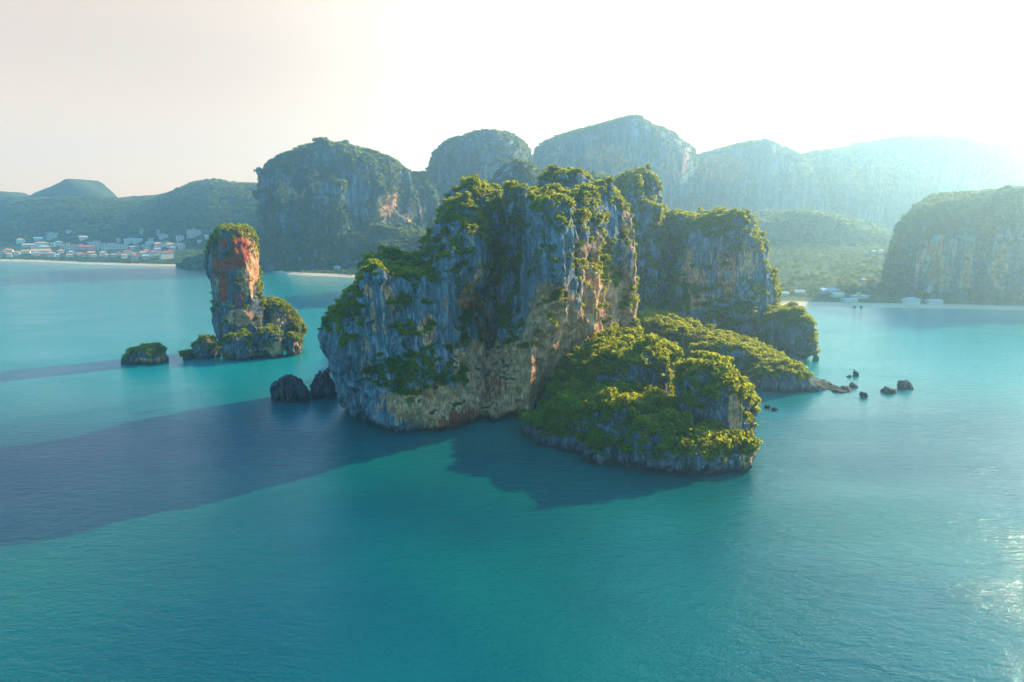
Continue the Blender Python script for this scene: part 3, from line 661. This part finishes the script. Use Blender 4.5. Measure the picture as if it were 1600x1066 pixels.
for lab, D, rows, sd in (('faint blue peak behind the town hills', 2380, [(280, 129, 135), (283, 121, 142), (287, 111, 151), (294, 88, 160), (303, 62, 172), (330, 10, 200)], 31), ('low faint blue peak in the far left distance', 2380, [(301, -20, 18), (306, -50, 40), (318, -80, 60), (330, -120, 80)], 32)):
    VQ = karst([lobe(D, 110, rows)], 8, 10, (60, 8), (20, .1), (20, 1), seed=sd, coarse=1)
    rock_obj('mountain', VQ, M_land, lab, None, kind='structure')

# ------------------------------------------------------------------ seaside town and beach houses
def ground_hit(px, py, fz, y0, y1):
    u, v = (px - 800) / F, (533 - py) / F
    Y = np.linspace(y0, y1, 1200); t = Y / (cP + v * sP); x = u * t; z = CAM_H + (v * cP - sP) * t
    g = fz(x, Y); k = np.argmax(z <= g)
    if z[k] > g[k]: k = len(Y) // 3
    return np.array((x[k], Y[k], g[k]))
M_cream = plain_mat('cream_wall', (.80, .66, .46), .8, .06); M_white = plain_mat('white_wall', (.58, .50, .39), .8, .05)
M_pink = plain_mat('pink_wall', (.72, .48, .40), .8, .06)
M_redroof = plain_mat('red_roof', (.45, .11, .07), .8, .12); M_orange = plain_mat('orange_roof', (.60, .30, .14), .8, .12)
M_greyroof = plain_mat('grey_roof', (.40, .40, .40), .7, .1); M_tealroof = plain_mat('teal_roof', (.22, .40, .38), .6, .1); M_whiteroof = plain_mat('pale_roof', (.46, .40, .31), .6, .05)
M_glass = plain_mat('window_glass', (.05, .08, .10), .2, .1)
class MB:
    def __init__(s): s.v, s.q = [], []
    def box(s, x0, x1, y0, y1, z0, z1):
        b = len(s.v); s.v += [(x, y, z) for x in (x0, x1) for y in (y0, y1) for z in (z0, z1)]
        s.q += [tuple(b + i for i in f) for f in ((0, 1, 3, 2), (4, 6, 7, 5), (0, 4, 5, 1), (2, 3, 7, 6), (0, 2, 6, 4), (1, 5, 7, 3))]
    def hip(s, x0, x1, y0, y1, z0, z1, e=.9, rx=.3):
        b = len(s.v); m = (y0 + y1) / 2; i = (x1 - x0) * rx
        s.v += [(x0 - e, y0 - e, z0), (x1 + e, y0 - e, z0), (x1 + e, y1 + e, z0), (x0 - e, y1 + e, z0), (x0 + i, m - .01, z1), (x1 - i, m - .01, z1), (x1 - i, m + .01, z1), (x0 + i, m + .01, z1)]
        s.q += [tuple(b + k for k in f) for f in ((0, 1, 5, 4), (1, 2, 6, 5), (2, 3, 7, 6), (3, 0, 4, 7), (4, 5, 6, 7), (3, 2, 1, 0))]
    def mesh(s, name, m): return mesh_of(name, np.array(s.v, float), np.array(s.q), m, False)
def building(p, wd, dp, ht, wall, roof, style, label, cat, group, rz=0, floors=2):
    t = tag(empty('building', p, rz), label, cat, group); w2 = wd / 2
    a = MB(); a.box(-w2, w2, 0, dp, -2, ht); link('wall', a.mesh('wall', wall), parent=t)
    a = MB()
    if style == 'hip': a.hip(-w2, w2, 0, dp, ht + .02, ht + min(wd, dp) * .28)
    elif style == 'gable': a.hip(-w2, w2, 0, dp, ht + .02, ht + dp * .3, rx=-.02)
    else:
        a.box(-w2 - .4, w2 + .4, -.4, dp + .4, ht + .02, ht + .55)
        if wd > 14: a.box(-w2 * .35, w2 * .1, dp * .3, dp * .7, ht + .56, ht + 3)
    link('roof', a.mesh('roof', roof), parent=t)
    if floors >= 3:
        nb = max(2, int(wd / 5)); fh = ht / floors; a = MB(); a.box(-1, 1, -.12, .1, 0, fh * .5); me = a.mesh('window', M_glass)
        for f in range(floors):
            for i in range(nb): link('window', me, (-w2 + (i + .5) * wd / nb, 0, f * fh + fh * .28), t)
            for i in range(max(1, int(dp / 5))):
                o = link('window', me, (w2, (i + .5) * dp / max(1, int(dp / 5)), f * fh + fh * .28), t); o.rotation_euler = (0, 0, math.pi / 2)
    return t
TOWN = []
W_, C_, K_ = M_white, M_cream, M_pink
town = [  # px, foot row, width px, height px, wall, roof, style, floors, label
    (82, 374, 17, 9, W_, M_greyroof, 'flat', 3, 'white hotel block standing alone on the slope above the town'),
    (305, 371, 25, 11, K_, M_whiteroof, 'flat', 4, 'largest pink and white hotel on the right above the town'),
    (282, 377, 12, 8, C_, M_greyroof, 'flat', 3, 'square cream block just left of the largest pink hotel'),
    (285, 390, 11, 8, W_, M_greyroof, 'flat', 3, 'tall white block below the square cream block'),
    (180, 391, 42, 8, C_, M_greyroof, 'flat', 3, 'long cream hotel with rows of windows in the town centre'),
    (153, 390, 11, 13, K_, M_redroof, 'flat', 4, 'pink tower block left of the long cream hotel'),
    (105, 392, 8, 11, C_, M_greyroof, 'flat', 4, 'narrow cream block in the left half of the town'),
    (117, 392, 14, 8, K_, M_orange, 'flat', 2, 'pink house beside the narrow cream block'),
    (136, 391, 24, 5, K_, M_redroof, 'gable', 1, 'long low house with a dark red roof'),
    (262, 405, 22, 10, C_, M_redroof, 'hip', 2, 'cream villa with bright red roof nearest the right end of the front row'),
    (241, 400, 14, 6, C_, M_redroof, 'hip', 2, 'cream villa with red roof second from the right of the front row'),
    (224, 401, 14, 6, C_, M_orange, 'hip', 2, 'cream villa with orange roof in the front row'),
    (200, 399, 14, 6, C_, M_redroof, 'hip', 2, 'red roofed villa in front of the long cream hotel'),
    (187, 400, 8, 5, K_, M_redroof, 'hip', 1, 'small pink cottage in front of the long cream hotel'),
    (80, 402, 12, 6, K_, M_orange, 'hip', 1, 'pink bungalow lowest in the front row near the beach'),
    (65, 397, 30, 5, C_, M_orange, 'gable', 1, 'long orange roofed house in the front row'),
    (40, 397, 14, 4, C_, M_orange, 'gable', 1, 'small orange roofed house in the front row'),
    (13, 396, 14, 5, C_, M_orange, 'hip', 1, 'cream house with orange roof at the far left end'),
    (96, 396, 10, 4, K_, M_orange, 'hip', 1, 'orange roofed hut at the foot of the narrow cream block'),
    (70, 394, 20, 8, W_, M_greyroof, 'hip', 2, 'white hall with a broad grey roof'),
    (66, 388, 22, 8, C_, M_orange, 'hip', 2, 'broad cream house with an orange hipped roof'),
    (33, 381, 14, 6, C_, M_orange, 'hip', 2, 'brown roofed house highest on the left of the town'),
    (46, 387, 22, 4, W_, M_whiteroof, 'gable', 1, 'long low white shed on the left'),
    (60, 377, 14, 4, W_, M_tealroof, 'gable', 1, 'pale green roofed house under the white hotel block'),
    (92, 384, 12, 5, W_, M_tealroof, 'hip', 1, 'teal roofed house among trees in mid town'),
    (82, 385, 7, 4, W_, M_tealroof, 'hip', 1, 'little teal roofed house beside a larger one'),
    (108, 364, 9, 4, W_, M_whiteroof, 'flat', 1, 'small white house highest on the wooded slope'),
    (131, 375, 13, 4, W_, M_whiteroof, 'gable', 1, 'white roofed pavilion on the slope above the pink tower'),
    (222, 366, 5, 8, W_, M_whiteroof, 'flat', 3, 'slim white tower among trees above the town'),
    (248, 368, 5, 9, K_, M_orange, 'flat', 3, 'slim pink tower beside a long grey house'),
    (257, 373, 14, 6, K_, M_greyroof, 'flat', 2, 'long grey house right of the slim pink tower'),
    (257, 386, 30, 5, C_, M_orange, 'gable', 1, 'wide tan roofed market hall'),
    (275, 386, 30, 4, C_, M_orange, 'gable', 1, 'second tan roofed hall, reaching farthest right'),
    (215, 380, 18, 5, C_, M_greyroof, 'gable', 2, 'grey roofed house behind the long cream hotel'),
    (200, 382, 12, 6, C_, M_greyroof, 'gable', 2, 'cream gabled house directly behind the long cream hotel'),
    (186, 380, 6, 7, C_, M_greyroof, 'flat', 3, 'small cream tower behind the long cream hotel'),
    (236, 384, 14, 4, W_, M_whiteroof, 'gable', 1, 'white roofed row house at the town centre'),
    (327, 373, 14, 3, W_, M_whiteroof, 'gable', 1, 'low white house by the red rock tower'),
    (313, 380, 8, 3, W_, M_whiteroof, 'gable', 1, 'tiny white house among dark trees under the pink hotel'),
    (161, 400, 12, 5, C_, M_orange, 'hip', 1, 'yellow house at the left foot of the long cream hotel'),
    (143, 399, 12, 4, K_, M_orange, 'gable', 1, 'pinkish house in front of the red roofed house'),
    (232, 391, 10, 4, W_, M_whiteroof, 'flat', 1, 'white flat roofed shop behind the orange villa'),
]
for px, pb, wp, hp, wa, ro, st, fl, lab in town:
    p = ground_hit(px, pb, land_left, 1100, 2100); k = p[1] / F
    TOWN.append((*p, wp * k)); building(p, wp * k * .82, min(wp * k, 16) * .7, hp * k, wa, ro, st, lab, 'building', 'buildings of the seaside town', rng.uniform(.45, .8), fl)
small = {(C_, M_orange): 'small cream house with an orange roof crowded among others in the town', (W_, M_redroof): 'small white house with a red roof crowded among others in the town', (K_, M_greyroof): 'small pink house with a grey roof crowded among others in the town'}
sp_ = [(26, 399), (52, 391), (58, 400), (76, 397), (99, 388), (112, 397), (124, 400), (126, 386), (143, 384), (147, 402), (162, 384), (168, 402), (174, 385), (193, 388), (207, 390), (212, 401), (214, 387), (226, 387), (229, 396), (245, 391), (247, 394), (252, 399), (268, 397), (270, 391), (15, 402), (4, 397), (90, 402), (108, 402), (132, 402), (178, 402), (195, 404), (212, 405), (228, 405), (262, 381), (236, 377), (205, 376)]
for i, (px, pb) in enumerate(sp_):
    p = ground_hit(px, pb, land_left, 1100, 2100); k = p[1] / F; wa, ro = list(small)[i % 3]; wp = rng.uniform(7, 12)
    TOWN.append((*p, wp * k)); building(p, wp * k * .8, 8, rng.uniform(4, 6.5), wa, ro, 'hip' if i % 2 else 'gable', small[(wa, ro)], 'house', 'small houses of the seaside town', rng.uniform(.4, .85), 1)
BEACH = []
for px, pb, wp, hp, wa, ro, st, lab in [
    (1223, 463, 18, 4, W_, M_whiteroof, 'gable', 'white roofed hut left most behind the right beach'), (1250, 461, 14, 4, W_, M_whiteroof, 'gable', 'white roofed hut second from the left behind the beach'),
    (1296, 460, 24, 6, W_, M_greyroof, 'gable', 'grey roofed hall among the palms'), (1311, 465, 18, 4, C_, M_whiteroof, 'gable', 'pale hut just in front of the grey roofed hall'),
    (1347, 467, 26, 4, W_, M_whiteroof, 'flat', 'long flat white roofed pavilion behind the beach'), (1330, 473, 22, 3, W_, M_tealroof, 'flat', 'low teal roofed shelter on the edge of the beach'),
    (1428, 477, 22, 8, W_, M_greyroof, 'hip', 'grey hipped pavilion under the bluish hill'), (1462, 476, 20, 4, W_, M_whiteroof, 'gable', 'white roofed hut under the bluish hill'),
    (1366, 397, 6, 4, W_, M_whiteroof, 'hip', 'tiny white villa high in the valley, left of a pair'), (1378, 396, 6, 4, W_, M_whiteroof, 'hip', 'tiny white villa high in the valley, right of a pair'),
    (1350, 441, 7, 4, W_, M_whiteroof, 'hip', 'small white house in trees behind the flat pavilion')]:
    p = ground_hit(px, pb, land_right, 570, 1600); k = p[1] / F
    BEACH.append((*p, wp * k)); building(p, wp * k, 8, max(hp * k, 2.5), wa, ro, st, lab, 'hut', 'buildings behind the right beach', rng.uniform(-.2, .2), 1)
for px, pb, wp, hp, lab in [(524, 417, 10, 3, 'pale roofed hut behind the short middle beach, upper one'), (526, 421, 9, 3, 'pale roofed hut behind the short middle beach, lower one'), (541, 414, 7, 3, 'pale hut right of a pair behind the middle beach')]:
    p = ground_hit(px, pb, land_left, 1000, 2100); k = p[1] / F
    TOWN.append((*p, wp * k)); building(p, wp * k, 7, hp * k, W_, M_tealroof, 'gable', lab, 'hut', 'huts behind the middle beach', 0, 1)
# two long-tail boats drawn up at the right beach
def boat(p, rz, label):
    t = tag(empty('longtail_boat', p, rz), label, 'boat', 'boats at the right beach'); V = []; Q = []
    st = [(-5, .5, .2, 1.0), (-3, .95, -.2, .8), (0, 1.1, -.3, .75), (3, .8, -.1, 1.0), (5, .3, .5, 1.9), (6.2, .08, 1.6, 3.0)]
    for y, hw, zb, zt in st: V += [(-hw, y, zt), (-hw * .5, y, zb), (hw * .5, y, zb), (hw, y, zt)]
    for i in range(len(st) - 1):
        for j in range(3): Q.append((i * 4 + j, i * 4 + j + 1, i * 4 + 5 + j, i * 4 + 4 + j))
    link('hull', mesh_of('hull', np.array(V, float), np.array(Q), M_bark), parent=t)
    a = MB(); a.box(-1.0, 1.0, -2.5, 2.2, 2.4, 2.55)
    for x in (-.9, .8):
        for y in (-2.3, 1.9): a.box(x, x + .1, y, y + .1, .8, 2.39)
    link('canopy', a.mesh('canopy', M_greyroof), parent=t)
for px, a, lab in ((1335, 2.9, 'long-tail boat moored off the right beach, left one'), (1346, 2.5, 'long-tail boat moored off the right beach, right one')):
    p = sea(px, 480.5); boat(p, a, lab)

# ------------------------------------------------------------------ forests of the far land
def clear(P, S, lst, near, front):
    ok = np.ones(len(P), bool)
    for x, y, z, wd in lst:
        dx = np.abs(P[:, 0] - x - (P[:, 1] - y) * x / y); dy = P[:, 1] - y
        ok &= ~((dx < wd * .5 + near) & (dy > -front) & (dy < 16))
    return ok
n = 26000
P = np.stack([rng.uniform(-2100, 100, n), rng.uniform(1000, 1960, n), np.zeros(n)], 1)
P[:, 2] = land_left(P[:, 0], P[:, 1]); s_ = P[:, 1] - np.interp(P[:, 0], SH_L[:, 0], SH_L[:, 1]); px = pxc(P[:, 0], P[:, 1])
dens = np.where(s_ < 14, 0, np.where(s_ < 45, 1.0, np.where((s_ < 260) & (px < 300), .32, .95)))
ok = (rng.random(n) < dens) & (px > -60) & (px < 640); P = P[ok]; s_ = s_[ok]
S_ = rng.uniform(.7, 1.35, len(P)); ok = clear(P, S_, TOWN, 1, 16); P, S_ = P[ok], S_[ok]
S_ = np.where(P[:, 2] < 24, S_ * .6, S_)
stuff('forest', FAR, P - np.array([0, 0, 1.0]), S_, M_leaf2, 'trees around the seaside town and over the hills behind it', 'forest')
n = 9000
P = np.stack([rng.uniform(200, 1100, n), rng.uniform(600, 1500, n), np.zeros(n)], 1)
P[:, 2] = land_right(P[:, 0], P[:, 1]); s_ = P[:, 1] - np.interp(P[:, 0], SH_R[:, 0], SH_R[:, 1]); px = pxc(P[:, 0], P[:, 1])
ok = (s_ > 14) & (px > 1150) & (px < 1660) & (rng.random(n) < np.where(s_ < 60, .35, .8)); P, s_ = P[ok], s_[ok]
S_ = rng.uniform(.6, 1.2, len(P)); ok = clear(P, S_, BEACH, 1, 30); P, S_ = P[ok], S_[ok]
k = rng.random(len(P)) < .5
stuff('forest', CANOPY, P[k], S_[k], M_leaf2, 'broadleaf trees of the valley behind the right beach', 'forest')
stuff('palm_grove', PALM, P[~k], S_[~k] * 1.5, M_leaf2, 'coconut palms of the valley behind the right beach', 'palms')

# ------------------------------------------------------------------ haze (last of the big things)
def haze():
    x0, x1, y0, y1, z0, z1 = -2650, 2650, -520, 2620, -4, 345
    V = np.array([(x, y, z) for x in (x0, x1) for y in (y0, y1) for z in (z0, z1)], float)
    Q = np.array([(0, 1, 3, 2), (4, 6, 7, 5), (0, 4, 5, 1), (2, 3, 7, 6), (0, 2, 6, 4), (1, 5, 7, 3)])
    m, nt, out = mat('haze'); g = NG(nt)
    v = g.n('ShaderNodeVolumePrincipled'); v.inputs['Color'].default_value = (.45, .745, .92, 1); v.inputs['Density'].default_value = .00028
    v.inputs['Anisotropy'].default_value = .75; g.l(v.outputs[0], out.inputs['Volume'])
    o = link('haze', mesh_of('haze', V, Q, m, False)); tag(o, kind='stuff')
haze()
